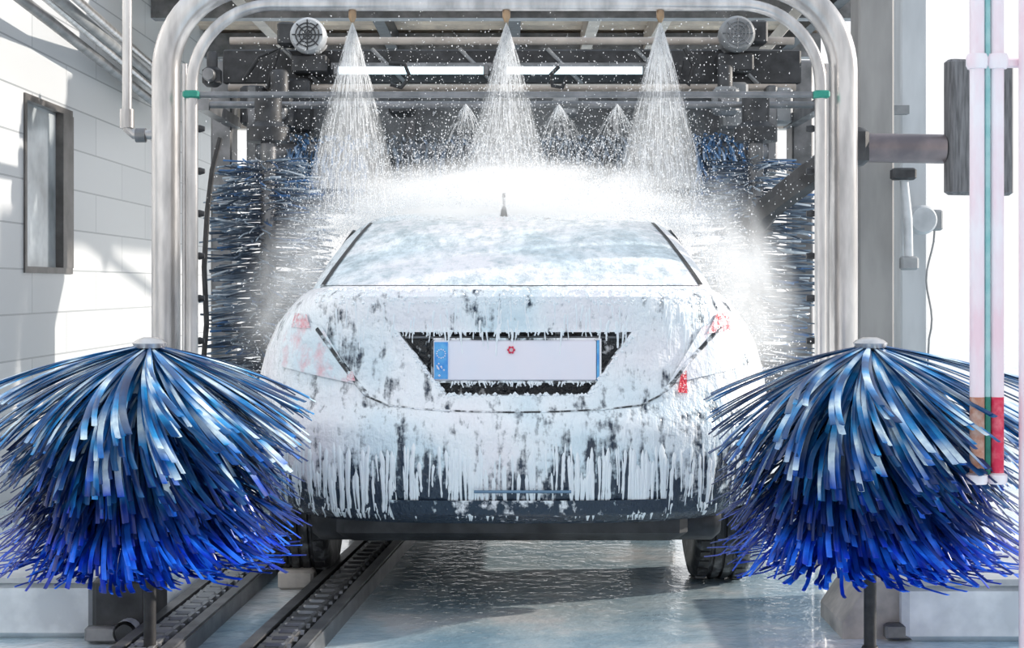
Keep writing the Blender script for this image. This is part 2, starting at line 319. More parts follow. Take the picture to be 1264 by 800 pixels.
# ---------------------------------------------------------------- brushes far
bristm=vc_mat('brush_bristles',.32,.25)
def lerp(a,b,t): return tuple(x+(y-x)*t for x,y in zip(a,b))
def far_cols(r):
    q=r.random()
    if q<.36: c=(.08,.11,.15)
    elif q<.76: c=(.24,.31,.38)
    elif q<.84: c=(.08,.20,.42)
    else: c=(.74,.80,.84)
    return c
def side_brush(x,Y,l,seed,n_):
    r=random.Random(seed); t=thing('vertical_brush',l,'brush',(x,Y,0))
    MB().tube([(x,Y,.02),(x,Y,1.0),(x,Y,2.0)],.04,14).build('shaft',steel_d,t)
    MB().lathe([(.05,1.84),(.11,1.85),(.11,1.92),(.07,1.95),(.07,2.08),(.03,2.1)],(x,Y,0)).build('drive_head',dark,t)
    MB().lathe([(.10,.0),(.10,.02),(.05,.05)],(x,Y,0)).build('foot_bearing',dark,t)
    o=MB()
    for i in range(n_):
        z=r.uniform(.3,1.76); a=r.uniform(0,2*PI); L=r.uniform(.17,.29)*(1-.35*max(0,(z-1.55))/.2); dr=r.uniform(-.02,.05)
        d=Vector((math.cos(a),math.sin(a),0)); side=Vector((-math.sin(a),math.cos(a),0)); sw=r.uniform(.0,.2)
        path=[Vector((x,Y,z))+d*(.035+L*s)+side*sw*s*s+Vector((0,0,-dr*s*s)) for s in (0,.35,.7,1)]
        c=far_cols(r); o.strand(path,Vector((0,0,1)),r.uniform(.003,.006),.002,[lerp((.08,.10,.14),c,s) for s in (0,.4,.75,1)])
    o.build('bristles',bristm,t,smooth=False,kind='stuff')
side_brush(-1.25,8.0,'tall dark blue vertical brush standing behind the left side of the car',3,1500)
side_brush(1.25,8.0,'tall grey blue vertical brush standing behind the right side of the car',4,1200)
r=random.Random(9)
t=thing('overhead_roller_brush','horizontal roller brush with blue ends raised above the car roof behind the spray','brush',(0,8.75,0))
MB().tube([(-1.45,8.75,1.86),(1.45,8.75,1.86)],.06,14).build('shaft',steel_d,t)
for x in (-1.45,1.45): MB().box((x,8.75,1.98),(.06,.12,.5),bev=.01).build('hanger',steel_d,t)
o=MB()
for i in range(2000):
    ends=i<800
    x=r.choice((r.uniform(-1.25,-.8),r.uniform(1.02,1.38))) if ends else r.uniform(-.85,1.05); a=r.uniform(0,2*PI); L=r.uniform(.12,.20)
    d=Vector((0,math.cos(a),math.sin(a))); path=[Vector((x,8.75,1.86))+d*(.04+L*s)+Vector((r.uniform(-.02,.02)*s,0,-.14*s*s)) for s in (0,.4,.75,1)]
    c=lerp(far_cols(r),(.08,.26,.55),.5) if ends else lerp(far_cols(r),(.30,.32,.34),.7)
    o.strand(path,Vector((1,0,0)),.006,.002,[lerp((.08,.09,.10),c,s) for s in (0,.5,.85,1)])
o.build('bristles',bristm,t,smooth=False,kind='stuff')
c0=at(1165,184,6.6); c1=at(1050,182,6.6); c2=at(1003,214,6.7); c3=at(950,255,7.0)
t=thing('swing_arm','brown grey tubular swing arm reaching from the board to the right brush','arm',c1)
MB().tube([c0,c1],.062,16).build('arm_tube',brownpipe,t); 
MB().tube([c1+Vector((.02,0,0)),c2,c3,Vector((1.25,7.9,1.42))],[.065,.065,.06,.05],8).build('elbow_arm',dark,t)
MB().box(c1,(.13,.16,.16),bev=.02).build('hinge_block',dark,t)
MB().lathe([(.05,-.06),(.08,-.05),(.08,.05),(.05,.06)],(1.25,7.95,1.42),'Z').build('brush_collar',dark,t)
c=at(1208,158,6.6)
tag(MB().box(c,(.30,.07,.57),rz=.25,bev=.012).build('backing_board',boardm),'weathered dark grey board hung on the arm behind the pink posts','board')

# ---------------------------------------------------------------- pink hanging bars
PY=4.2
def bar(px,l,mt,pw=9,pb=588):
    c=at(px,pb,PY); t=thing('hanging_bar',l,'bar',c); rr=pw/F*PY
    zt=2.3; z1=at(px,490,PY).z
    MB().tube([(c.x,PY,z1),(c.x,PY,zt)],rr,16).build('bar_pipe',pinkm,t)
    MB().tube([(c.x,PY,c.z),(c.x,PY,z1)],rr*1.0,16).build('painted_tip',mt,t)
    MB().lathe([(rr*1.3,-.02),(rr*1.5,-.01),(rr*1.5,.005),(rr,.01)],(c.x,PY,c.z)).build('end_cap',pinkm,t)
bar(1206,'pale pink hanging bar with a rusty orange tip',rustm)
bar(1231,'pale pink hanging bar with a bright red tip',redm,8)
c=at(1219,590,PY); t=thing('teal_rod','thin teal rod with a dark green lower end between the two pink hanging bars','rod',c)
zg=at(0,490,PY).z
MB().tube([(c.x,PY,zg),(c.x,PY,2.3)],.008,8).build('rod',tealm,t); MB().tube([(c.x,PY,c.z),(c.x,PY,zg)],.009,8).build('painted_tip',dgreenm,t)
c=at(1268,0,PY); t=thing('post','pale pink post at the right edge carrying the hanging bars','post',(c.x,PY,0))
MB().tube([(c.x,PY,0),(c.x,PY,2.36)],.022,14).build('post_pipe',pinkm,t)
z=at(0,76,PY).z; a=at(1197,0,PY).x
MB().box(((a+c.x)/2,PY+.03,z),(c.x-a,.02,.025),bev=.004).build('bracket',pinkm,t)
MB().box(((a+c.x)/2,PY,2.33),(c.x-a+.04,.05,.05),bev=.006).build('top_rail',pinkm,t)
for px in (1206,1231): MB().lathe([(.025,-.02),(.029,-.01),(.029,.01),(.025,.02)],(at(px,0,PY).x,PY,z)).build('clamp',pinkm,t)
MB().lathe([(.07,0),(.07,.01),(.03,.015)],(c.x,PY,0)).build('foot_plate',steel_d,t)

# ---------------------------------------------------------------- foreground brushes
BY=4.55; KB=F/BY
def strand_path(z0,L,e,a,swirl,n=12,wob=.0):
    x=.03; z=z0; st=L/(n-1); pts=[(x,z)]
    for i in range(n-1):
        s=i/(n-2); ee=e[0]+(e[1]-e[0])*s**1.2
        x+=st*math.cos(ee); z+=st*math.sin(ee); pts.append((x,z))
    P=[]
    for i,(rr,zz) in enumerate(pts):
        s=i/(n-1); aa=a+swirl*s*s+wob*math.sin(s*5)
        P.append(Vector((rr*math.cos(aa),rr*math.sin(aa),zz)))
    return P
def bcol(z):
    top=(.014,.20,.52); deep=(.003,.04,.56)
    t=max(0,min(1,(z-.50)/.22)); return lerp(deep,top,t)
def make_brush():
    r=random.Random(21)
    t=thing('wheel_brush','','brush',(0,0,0))
    MB().tube([(0,0,.0),(0,0,.5),(0,0,.95)],.018,14).build('spindle',blackrub,t)
    MB().lathe([(.02,.925),(.045,.93),(.05,.943),(.04,.952),(.02,.96)],(0,0,0)).build('top_cap',steel,t)
    MB().lathe([(.05,.0),(.05,.02),(.03,.04),(.022,.06)],(0,0,0)).build('foot_bearing',blackrub,t)
    clumps=[(i*2*PI/38+r.uniform(-.06,.06)) for i in range(38)]
    ck=[r.random() for _ in clumps]
    def one(o,big):
        if big:
            ci=r.randrange(38); a=clumps[ci]+r.gauss(0,.028)
            k=(ck[ci]*.5+r.choice((0,0,.15,.3,.5,.75,1.0))+r.uniform(-.05,.05))/1.5; z0=.935-.05*k
            e0=-.17-.88*k; e1=e0-.18-.26*k-r.uniform(0,.05)
            e1=max(e1,-1.5); L=.475+.09*k+r.uniform(-.03,.02); wd=r.uniform(.0055,.0115); th=.0024
        else:
            a=r.uniform(0,2*PI); k=r.random(); z0=r.uniform(.45,.86)
            e0=-.24-.5*k; e1=-.48-.8*k; L=r.uniform(.42,.49); wd=r.uniform(.005,.0095); th=.002
        P=strand_path(z0,L,(e0,e1),a,.18+r.uniform(-.02,.02),wob=r.uniform(-.006,.006))
        zf=.28+r.uniform(0,.08)
        for p in P:
            if p.z<zf: p.z=zf-(zf-p.z)*.08
        side=Vector((-math.sin(a),math.cos(a),0)); tl=r.uniform(-.3,.3); side=(side*math.cos(tl)+Vector((0,0,1))*math.sin(tl)*.6).normalized()
        q=r.random(); cols=[]; n=len(P)
        ph=r.uniform(0,6); fr=r.uniform(.6,1.4)
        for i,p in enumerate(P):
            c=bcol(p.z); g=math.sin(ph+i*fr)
            if big and p.z>.56 and g>.5: c=lerp(c,(.80,.95,1.0),min(1,(g-.5)*2.4))  # wet highlights painted into the strand colour as pale patches
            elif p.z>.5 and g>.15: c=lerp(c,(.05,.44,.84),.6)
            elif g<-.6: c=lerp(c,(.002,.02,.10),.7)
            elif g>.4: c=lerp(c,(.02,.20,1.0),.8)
            if not big and p.z>.42: c=lerp(c,(.002,.016,.08),.78)  # inner strands, and some outer ones, coloured dark as shade in the gaps
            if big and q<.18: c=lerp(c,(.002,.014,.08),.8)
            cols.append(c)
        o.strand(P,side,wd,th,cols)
    for i in range(98):
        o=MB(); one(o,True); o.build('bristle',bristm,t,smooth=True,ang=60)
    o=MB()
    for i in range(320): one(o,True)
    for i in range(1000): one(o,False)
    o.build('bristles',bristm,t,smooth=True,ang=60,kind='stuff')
    return t
br=make_brush()
br.location=((185-CX)/KB,BY,0); br['label']='blue drooping wheel brush in the left foreground beside the conveyor tracks'; br['group']='foreground wheel brushes'
b2=br.copy(); COL.objects.link(b2); b2.location=((1074-CX)/KB,BY,0); b2.rotation_euler=(0,0,2.3); b2['label']='blue drooping wheel brush in the right foreground beside the pink bars'
for ch in list(br.children):
    c=ch.copy(); COL.objects.link(c); c.parent=b2

a=at(-40,715,4.95);b_=at(122,715,4.95)
t=thing('concrete_curb','white concrete curb block under the left wheel brush','curb',((a.x+b_.x)/2,5.3,0))
MB().box(((a.x+b_.x)/2-.1,5.3,.09),(b_.x-a.x+.2,.8,.18),bev=.02).build('block',concrete,t)
MB().box(((a.x+b_.x)/2-.1,5.27,.188),(b_.x-a.x+.22,.78,.016)).build('top_plate',lightgrey,t,smooth=False)
x0=at(118,0,4.9).x; x1=at(186,0,4.9).x
t=thing('brush_foot','dark steel foot box beside the left curb under the left brush','mount',((x0+x1)/2,5,0))
MB().box(((x0+x1)/2,5.0,.1),(x1-x0,.3,.2),bev=.015).build('box',dark,t)
MB().box(((x0+x1)/2,4.84,.03),(x1-x0+.03,.04,.05),bev=.008).build('bolt_plate',steel_d,t)
a=at(1110,710,4.9);b_=at(1330,710,4.9)
t=thing('concrete_curb','white concrete curb block under the right wheel brush','curb',((a.x+b_.x)/2,5.25,0))
MB().box(((a.x+b_.x)/2,5.25,.09),(b_.x-a.x,.8,.18),bev=.02).build('block',concrete,t)
MB().box(((a.x+b_.x)/2,5.25,.19),(b_.x-a.x+.03,.83,.02)).build('top_plate',lightgrey,t,smooth=False)
t=thing('brush_foot','brown grey wedge shaped steel foot left of the right curb','mount',(at(1075,760,4.95).x,5,0))
x0=at(1036,760,4.95).x; x1=at(1116,760,4.95).x
MB().add([(x0,4.9,0),(x1,4.9,0),(x1,4.9,.20),(x0+.08,4.9,.17),(x0,4.9,.05),(x0,5.25,0),(x1,5.25,0),(x1,5.25,.20),(x0+.08,5.25,.17),(x0,5.25,.05)],[(0,1,2,3,4),(9,8,7,6,5),(0,5,6,1),(1,6,7,2),(2,7,8,3),(3,8,9,4),(4,9,5,0)]).build('wedge',creamm,t,smooth=False)
MB().box((x1-.02,4.88,.03),(.12,.04,.05),bev=.008).build('bolt_plate',steel_d,t)

# ---------------------------------------------------------------- floor tracks
def track(xc,Yc,sl,wid,l,cmt,ya=4.3,yb=10):
    X=lambda y: xc+(y-Yc)*sl
    t=thing('conveyor_track',l,'track',(X(6),6,0))
    for s in (-1,1):
        o=MB(); 
        def strip(dx0,dx1,zz0,zz1):
            vs=[(X(y)+dx,y,z) for y in (ya,yb) for dx,z in ((dx0,zz0),(dx1,zz0),(dx1,zz1),(dx0,zz1))]
            o.add(vs,[(3,2,1,0),(4,5,6,7),(0,1,5,4),(1,2,6,5),(2,3,7,6),(3,0,4,7)])
        h=wid/2
        strip(s*h-.012,s*h+.012,.0,.055); strip(s*(h-.012)-.018,s*(h-.012)+.018,.055,.062)
        o.build('side_rail',steel_d,t,smooth=False)
    o=MB(); vs=[(X(y)+dx,y,.012) for y in (ya,yb) for dx in (-wid/2,wid/2)]; o.add(vs,[(0,1,3,2)]); o.build('channel_floor',dark,t,smooth=False)
    o=MB(); y=ya
    while y<yb:
        o.box((X(y),y,.05),(wid*.40,.05,.035),rz=-sl,bev=.008); o.box((X(y)-wid*.17,y+.045,.048),(.014,.08,.03),rz=-sl); o.box((X(y)+wid*.17,y+.045,.048),(.014,.08,.03),rz=-sl)
        o.tube([(X(y)-wid*.26,y,.05),(X(y)+wid*.26,y,.05)],.012,8); y+=.09
    o.build('chain',cmt,t,smooth=False)
    return X
track(-.675,4.8,.078,.18,'dark steel conveyor track on the floor running under the car',steel_d)
X1=track(-1.06,4.8,.05,.17,'dark steel conveyor track on the floor passing under the left brush',midgrey)
P=[at(172,788,4.8),at(262,722,5.75)]; P=[Vector((p.x,p.y,.04)) for p in P]
P=[p+Vector((-.045,0,0)) for p in P]
t=thing('guide_tube','white steel guide tube lying left of the outer conveyor track','tube',P[0])
MB().tube([P[0],P[0]+(P[1]-P[0])*.5,P[1]+(P[1]-P[0])*3],.038,18,caps=False).build('tube',lightgrey,t)
MB().tube([P[0]-(P[1]-P[0])*.004,P[0]+(P[1]-P[0])*.03],.028,18).build('end_plug',dark,t)
c=at(374,700,5.9); tag(MB().box((c.x,5.75,.035),(.13,.12,.07),bev=.01).build('wheel_stop',creamm),'small cream block on the floor beside the left rear tyre','block')

# ---------------------------------------------------------------- CAR
ROW=[(.33,.80,5.12,9.42),(.37,.85,5.04,9.52),(.45,.885,5.0,9.56),(.55,.90,4.98,9.58),(.64,.905,4.98,9.58),(.685,.905,4.995,9.57),(.72,.903,5.025,9.56),(.80,.895,5.05,9.53),(.90,.87,5.06,9.5),(.98,.83,5.05,9.45),(1.04,.78,5.03,9.4),(1.075,.745,5.02,9.35),(1.098,.71,5.04,9.3),(1.11,.64,5.12,9.2)]
GR=[(1.04,.785,5.58,8.5),(1.10,.768,5.66,8.35),(1.15,.755,5.78,8.2),(1.2,.74,5.91,8.05),(1.3,.70,6.2,7.8),(1.36,.665,6.42,7.6),(1.40,.61,6.6,7.4),(1.425,.52,6.78,7.25),(1.438,.38,6.9,7.15),(1.443,.2,6.98,7.1)]
def interp(T,z):
    if z<=T[0][0]: return T[0]
    for a,b in zip(T,T[1:]):
        if z<=b[0]:
            t=(z-a[0])/(b[0]-a[0]); return tuple(x+(y-x)*t for x,y in zip(a,b))
    return T[-1]
def loft(T,n,C,rows,NC=26,NS=10,hood=False):
    Z=[]; 
    for a,b in zip(T,T[1:]):
        kk=max(1,int((b[0]-a[0])/rows))
        Z+=[a[0]+(b[0]-a[0])*i/kk for i in range(kk)]
    Z.append(T[-1][0]); vs=[]; cnt=None
    for z in Z:
        _,W,R0,F0=interp(T,z); half=[]; CC=min(C,(F0-R0)*.45)
        for i in range(NC+1):
            th=PI/2*i/NC; cs=max(0,math.cos(th)) if i<NC else 0
            half.append((W*math.sin(th)**(2/n),R0+CC*(1-cs**(2/n))))
        for i in range(1,NS): half.append((W,R0+CC+(F0-R0-2*CC)*i/NS))
        for i in range(NC+1):
            th=PI/2*(NC-i)/NC; cs=math.cos(th) if i>0 else 0
            half.append((W*math.sin(th)**(2/n),F0-CC*(1-cs**(2/n))))
        half[0]=(0,half[0][1]); half[-1]=(0,half[-1][1])
        ring=half+[(-x,y) for x,y in reversed(half[1:-1])]; cnt=len(ring)
        for x,y in ring:
            zz=z
            if hood and y>8.1 and z>.7: zz=z-(y-8.1)*.11*(z-.7)/.4
            vs.append((x,y,zz))
    fs=[(i*cnt+k,i*cnt+(k+1)%cnt,(i+1)*cnt+(k+1)%cnt,(i+1)*cnt+k) for i in range(len(Z)-1) for k in range(cnt)]
    fs.append(tuple(range(cnt-1,-1,-1)))
    o=(len(Z)-1)*cnt; H=len(half)
    fs.append((o,o+1,o+cnt-1))
    for i in range(1,H-2): fs.append((o+i,o+i+1,o+cnt-i-1,o+cnt-i))
    fs.append((o+H-2,o+H-1,o+cnt-H+2))
    return vs,fs
NB,CB=2.9,.62; NG,CG=3.6,.5
def RS(x,z):
    _,W,R0,_f=interp(ROW,z); u=min(abs(x)/W,.9995); return R0+CB*(1-(1-u**NB)**(1/NB))
def GS(x,z):
    _,W,R0,F0=interp(GR,z); u=min(abs(x)/W,.9995); C=min(CG,(F0-R0)*.45); return R0+C*(1-(1-u**NG)**(1/NG))
def hit(px,py,fn=RS,off=.006):
    y=5.2
    for _ in range(30):
        p=at(px,py,y); y=.5*y+.5*fn(p.x,p.z)
    p=at(px,py,y); return Vector((p.x,y-off,p.z))
car=thing('car','sedan seen from behind, covered in dripping white foam, in the middle of the wash','car',(0,7.2,0))
bodyfoam=foam_mat('foamed_paint',(.03,.045,.07),.402,.60,.38,.60,streak=(28,16,5.5),soft=.07,fine=34,wf=.52,bst=.8)
tmp_vs,tmp_fs=loft(ROW,NB,CB,.02,hood=True)
body=MB().add(tmp_vs,tmp_fs).build('body',bodyfoam,car)
fixn(body.data)
def cut(o,cm):
    me=bpy.data.meshes.new('cutter'); me.from_pydata([tuple(Vector(p)-WL(car)) for p in cm.v],[],cm.f); fixn(me)
    c=bpy.data.objects.new('cutter',me); COL.objects.link(c); c.location=WL(car)
    md=o.modifiers.new('b','BOOLEAN'); md.object=c; md.operation='DIFFERENCE'; md.solver='EXACT'
    bpy.context.view_layer.update(); dg=bpy.context.evaluated_depsgraph_get(); nm=bpy.data.meshes.new_from_object(o.evaluated_get(dg)); 
    old=o.data; o.modifiers.clear(); o.data=nm; nm.name='body'; bpy.data.objects.remove(c); bpy.data.meshes.remove(old)
bpy.context.view_layer.update()
cm=MB()
H=[at(487,410,5.06),at(784,410,5.06),at(727,488,5.06),at(549,488,5.06)]
cm.add([(p.x,4.8,p.z) for p in H]+[(p.x*.97,5.13,p.z) for p in H],[(0,1,2,3),(7,6,5,4),(0,4,5,1),(1,5,6,2),(2,6,7,3),(3,7,4,0)])
cut(body,cm)
for yw in (5.95,8.7):
    for s in (-1,1):
        cm=MB().lathe([(.36,-.17),(.36,.2)],(s*.83,yw,.32),'X',32); cut(body,cm)
try: body.data.set_sharp_from_angle(angle=math.radians(40))
except Exception: pass
gl_vs,gl_fs=loft(GR,NG,CG,.02)
cb_=MB().add(gl_vs,gl_fs).build('cabin',foam_mat('foamed_roof',(.10,.13,.16),.40,.40,0,1,streak=(26,9,14)),car); fixn(cb_.data)
def patch(fn,quad,nu,nv,off,zup=.0):
    vs=[]
    for j in range(nv+1):
        for i in range(nu+1):
            u=i/nu; v=j/nv
            x=(quad[0][0]*(1-u)+quad[1][0]*u)*(1-v)+(quad[3][0]*(1-u)+quad[2][0]*u)*v
            z=(quad[0][1]*(1-u)+quad[1][1]*u)*(1-v)+(quad[3][1]*(1-u)+quad[2][1]*u)*v
            vs.append((x,fn(x,z)-off,z+zup))
    fs=[(j*(nu+1)+i,j*(nu+1)+i+1,(j+1)*(nu+1)+i+1,(j+1)*(nu+1)+i) for j in range(nv) for i in range(nu)]
    return MB().add(vs,fs)
trimfoam=foam_mat('foamed_trim',(.03,.035,.04),.46,.46,0,1)
wg=foam_mat('foamed_glass',(.40,.50,.55),.44,.40,1.1,1.4,streak=(16,4,22),fine=26,soft=.14)
patch(GS,[(-.70,1.108),(.70,1.108),(.59,1.38),(-.59,1.38)],40,16,.006,.005).build('rear_window',wg,car)
for s in (-1,1):
    q=[(s*.697,1.108),(s*.716,1.108),(s*.604,1.372),(s*.589,1.372)]
    patch(GS,q,3,16,.009,.007).build('window_seal',blackrub,car)
dglass=M('dark_glass',(.04,.05,.06),(.1,.12,.14),.08)
for s in (-1,1):
    o=MB(); vs=[]
    for j in range(7):
        z=1.11+(1.35-1.11)*j/6; W=interp(GR,z)[1]; ya=6.25+(z-1.11)*1.6; yb2=8.0-(z-1.11)*1.9
        for i in range(9): vs.append((s*(W+.004),ya+(yb2-ya)*i/8,z))
    o.add(vs,[(j*9+i,j*9+i+1,(j+1)*9+i+1,(j+1)*9+i) for j in range(6) for i in range(8)]).build('side_window',dglass,car)
def pq(pxs): return [(lambda p:(p.x,p.z))(hit(a,b)) for a,b in pxs]
for s in (-1,1):
    th_=.35 if s<0 else .33
    lampm=foam_mat('foamed_lamp',(.82,.42,.46) if s<0 else (.85,.55,.58),th_,th_,0,1,streak=(18,18,9),fine=22,soft=.14)
    Q=pq([(347,452),(440,474),(398,404),(356,384)])
    Q=[(x*(-s),z) for x,z in Q]
    patch(RS,Q,14,12,.007).build('tail_lamp',lampm,car)
redp=foam_mat('red_lens',(.75,.03,.06),.46,.46,0,1,streak=(40,40,20),fine=50,soft=.12)
redp1=foam_mat('red_lens_clean',(.80,.02,.05),.56,.56,0,1,streak=(90,90,90),fine=90,soft=.10)
redp2=foam_mat('pink_lens',(.85,.35,.40),.42,.42,0,1,streak=(50,50,50),fine=50,soft=.2)
for pts,mt_,l_ in ((((836,484),(848,485),(847,457),(840,463)),redp1,'small bright red lens'),(((872,412),(902,407),(898,384),(884,388)),redp,'red upper lens corner'),(((360,404),(384,405),(379,388),(365,386)),redp2,'faint pink lens'),(((428,470),(439,470),(436,458),(430,458)),redp2,'faint pink lens')):
    patch(RS,pq(pts),4,4,.012).build('lamp_lens',mt_,car,label=l_)
def dense(pts,n=5):
    out=[]
    for a,b in zip(pts,pts[1:]):
        for i in range(n): out.append((a[0]+(b[0]-a[0])*i/n,a[1]+(b[1]-a[1])*i/n))
    return out+[pts[-1]]
sp_=[(392,406),(405,424),(420,446),(438,470),(455,490),(478,500),(520,505),(580,508),(632,509),(690,508),(750,505),(792,500),(815,488),(832,470),(850,446),(870,424),(888,404)]
sp_=dense(sp_); SPn=len(sp_)
seamm=foam_mat('foamed_seam',(.03,.035,.04),.49,.49,0,1,streak=(26,26,26),fine=30,soft=.08)
MB().tube([hit(a,b,off=.002) for a,b in sp_],[.009 if abs(i/SPn-.5)>.26 else .003 for i in range(SPn)],6).build('boot_seam',seamm,car)
MB().add([(p[0]*.972,5.122,p[2]) for p in [tuple(q) for q in H]],[(0,1,2,3)]).build('plate_recess',foam_mat('recess_black',(.012,.016,.022),.57,.57,0,1,streak=(30,30,30),fine=40),car,smooth=False)
a=at(500,416,5.08);b=at(770,416,5.08)
MB().tube([(a.x,5.085,a.z-.001),(b.x,5.085,b.z-.001)],.004,8).build('chrome_bar',steel_d,car)
pl=at(535,420,5.06); pr=at(736,470,5.06); pc=(pl+pr)/2; pw=pr.x-pl.x; ph=pl.z-pr.z
pm=M('plate_white',(.88,.85,.92),(.82,.84,.93),.3,0,5,bs=0)
plate=MB().box((pc.x,5.066,pc.z),(pw,.012,ph),bev=.004).build('licence_plate',pm,car)
plate['label']='white rear licence plate with a blue left band'
bluem=M('plate_blue',(.03,.25,.72),(.15,.5,.85),.3,0,30,bs=0)
MB().box((pl.x+.025,5.058,pc.z),(.044,.006,ph-.012)).build('blue_band',bluem,plate,smooth=False)
MB().box((pr.x+.006,5.07,pc.z),(.008,.01,ph)).build('blue_edge',bluem,plate,smooth=False)
o=MB()
for i in range(12):
    a=i*PI/6; o.octa((pl.x+.025+.014*math.cos(a),5.054,pc.z+.022+.014*math.sin(a)),.0028)
o.build('star_ring',pm,plate,smooth=False)
o=MB(); r=random.Random(3)
for i in range(9): o.octa((pl.x+.025+r.uniform(-.014,.014),5.054,pc.z-.03+r.uniform(-.02,.02)),r.uniform(.002,.005))
o.build('foam_specks',pm,plate,smooth=False,kind='stuff')
o=MB(); cx,cz=at(631,432,5.06).x,at(631,432,5.06).z
for i in range(6):
    a=i*PI/3; o.tube([(cx+.006*math.cos(a),5.057,cz+.006*math.sin(a)),(cx+.013*math.cos(a),5.057,cz+.013*math.sin(a))],.0032,6)
o.tube([(cx+.009*math.cos(i*PI/8),5.057,cz+.009*math.sin(i*PI/8)) for i in range(17)],.002,6)
o.build('seal_mark',redm,plate)
o=MB(); 
for z in (pl.z+.003,pr.z-.003): o.box((pc.x,5.072,z),(pw+.016,.014,.008))
for x in (pl.x-.005,pr.x+.014): o.box((x,5.072,pc.z),(.006,.014,ph+.01))
o.build('plate_frame',trimfoam,plate,smooth=False)
apm=foam_mat('foamed_apron',(.02,.035,.06),.52,.62,.34,.42,streak=(34,34,4))
patch(RS,[(-.38,.345),(.50,.345),(.50,.42),(-.40,.42)],36,10,.006).build('rear_apron',apm,car)
a=at(585,607,4.99);b=at(705,607,4.99)
MB().tube([(a.x+(b.x-a.x)*i/8*1,RS(0,a.z)-.012,a.z) for i in range(9)],.005,8).build('apron_strip',M('blue_grey_strip',(.15,.25,.36),None,.2,.4),car)
o=MB(); o.box((0,7.2,.30),(1.2,3.8,.12),bev=.03); o.build('underbody',dark,car)
MB().tube([(-.6,5.95,.27),(.6,5.95,.27)],.04,10).build('rear_axle',dark,car)
for x in (-.42,.45): MB().lathe([(.06,-.28),(.085,-.25),(.085,.25),(.06,.28)],(x,5.5,.30),'X',16).build('muffler',dark,car)
for yw in (5.95,8.7):
    for s in (-1,1):
        x=s*.775; wh=bpy.data.objects.new('wheel',None); COL.objects.link(wh); wh.parent=car; wh.location=(x,yw-7.2,.32)
        prof=[(.21,-.1),(.27,-.108),(.305,-.1),(.318,-.085),(.32,-.05),(.31,-.045),(.31,-.037),(.32,-.032),(.32,-.006),(.31,-.003),(.31,.003),(.32,.006),(.32,.032),(.31,.037),(.31,.045),(.32,.05),(.318,.085),(.305,.1),(.27,.108),(.21,.1)]
        o=MB().lathe(prof,(x,yw,.32),'X',44); 
        for k_ in range(40):
            a=k_*2*PI/40
            for dx in (-.07,.07): o.box((x+dx,yw+.319*math.cos(a),.32+.319*math.sin(a)),(.035,.022,.008),rx=a-PI/2)
        o.build('tyre',tyrem,wh)
        o=MB().lathe([(.205,-.09),(.21,-.08),(.19,-.02),(.19,.06),(.21,.09)],(x,yw,.32),'X',32)
        for k_ in range(10):
            a=k_*PI/5; o.tube([(x+s*.07,yw+.03*math.cos(a),.32+.03*math.sin(a)),(x+s*.08,yw+.2*math.cos(a),.32+.2*math.sin(a))],.012,6)
        o.build('rim',steel,wh)
a=at(622,258,6.7)
o=MB().tube([(a.x,6.65,1.40),(a.x,6.66,1.445)],[.018,.010],10); o.tube([(a.x,6.66,1.44),(a.x,6.68,1.495)],[.006,.005],8); o.tube([(a.x,6.68,1.49),(a.x,6.682,1.508)],.008,8); o.build('antenna',blackrub,car)
# foam drips
r=random.Random(5); o=MB()
def drip(x,z,L,w0,fn=RS,lim=.345):
    n=8; P=[];rs=[]; L=max(.01,min(L,z-lim)) if z>.42 else L
    for i in range(n+1):
        s=i/n; zz=z-L*s; P.append(Vector((x+.003*math.sin(s*3+x*90),fn(x,max(zz,.34))+w0*.35*(1-s),zz))); rs.append(w0*(1.0-.70*min(1,s*1.25)) if i<n-1 else w0*.55)
    rs[-1]=w0*.25; rs[0]=w0*.3; o.tube(P,rs,8)
for i in range(260):
    x=r.uniform(-.80,.82)
    ev=.5+.5*math.sin(x*23+1.3)*math.sin(x*9+.4)+r.gauss(0,.2)
    ln=max(.04,.09+.19*ev*r.uniform(.4,1.15))
    drip(x,r.uniform(.50,.62)-.02*ev,ln,r.uniform(.0035,.010)*(1.3 if ev>.7 else 1))
for i in range(80): x=r.uniform(-.72,.74); drip(x,.395+r.uniform(-.012,.012),r.uniform(.015,.05),r.uniform(.003,.006))
for i in range(70): x=r.uniform(-.38,.38); drip(x,H[0].z+.008,r.uniform(.006,.024),r.uniform(.003,.006))
for i in range(60): x=r.uniform(-.26,.26); drip(x,pr.z-.002,r.uniform(.006,.022),r.uniform(.003,.005),lambda x,z:5.055)
for i in range(90): x=r.uniform(-.66,.66); drip(x,r.uniform(.96,1.07),r.uniform(.03,.10),r.uniform(.003,.006))
o.build('foam_drips',foamm,car,kind='stuff')
o=MB()
for i in range(500):
    x=r.uniform(-.66,.66); z=r.uniform(1.05,1.10); y=RS(x,z); q=r.uniform(.003,.008); o.octa((x,y+.002,z),q)
for i in range(500):
    x=r.uniform(-.62,.62); z=r.uniform(1.37,1.42); W=interp(GR,z)[1]
    if abs(x)<W: o.octa((x,GS(x,z),z),r.uniform(.003,.008))
for (pa,pb) in ((H[0],H[3]),(H[1],H[2]),(H[3],H[2])):
    for i in range(80):
        p=pa.lerp(pb,r.random()); o.octa((p.x+r.uniform(-.006,.006),RS(p.x,p.z)+.004,p.z+r.uniform(-.006,.006)),r.uniform(.003,.010))
o.build('foam_lumps',foamm,car,kind='stuff')

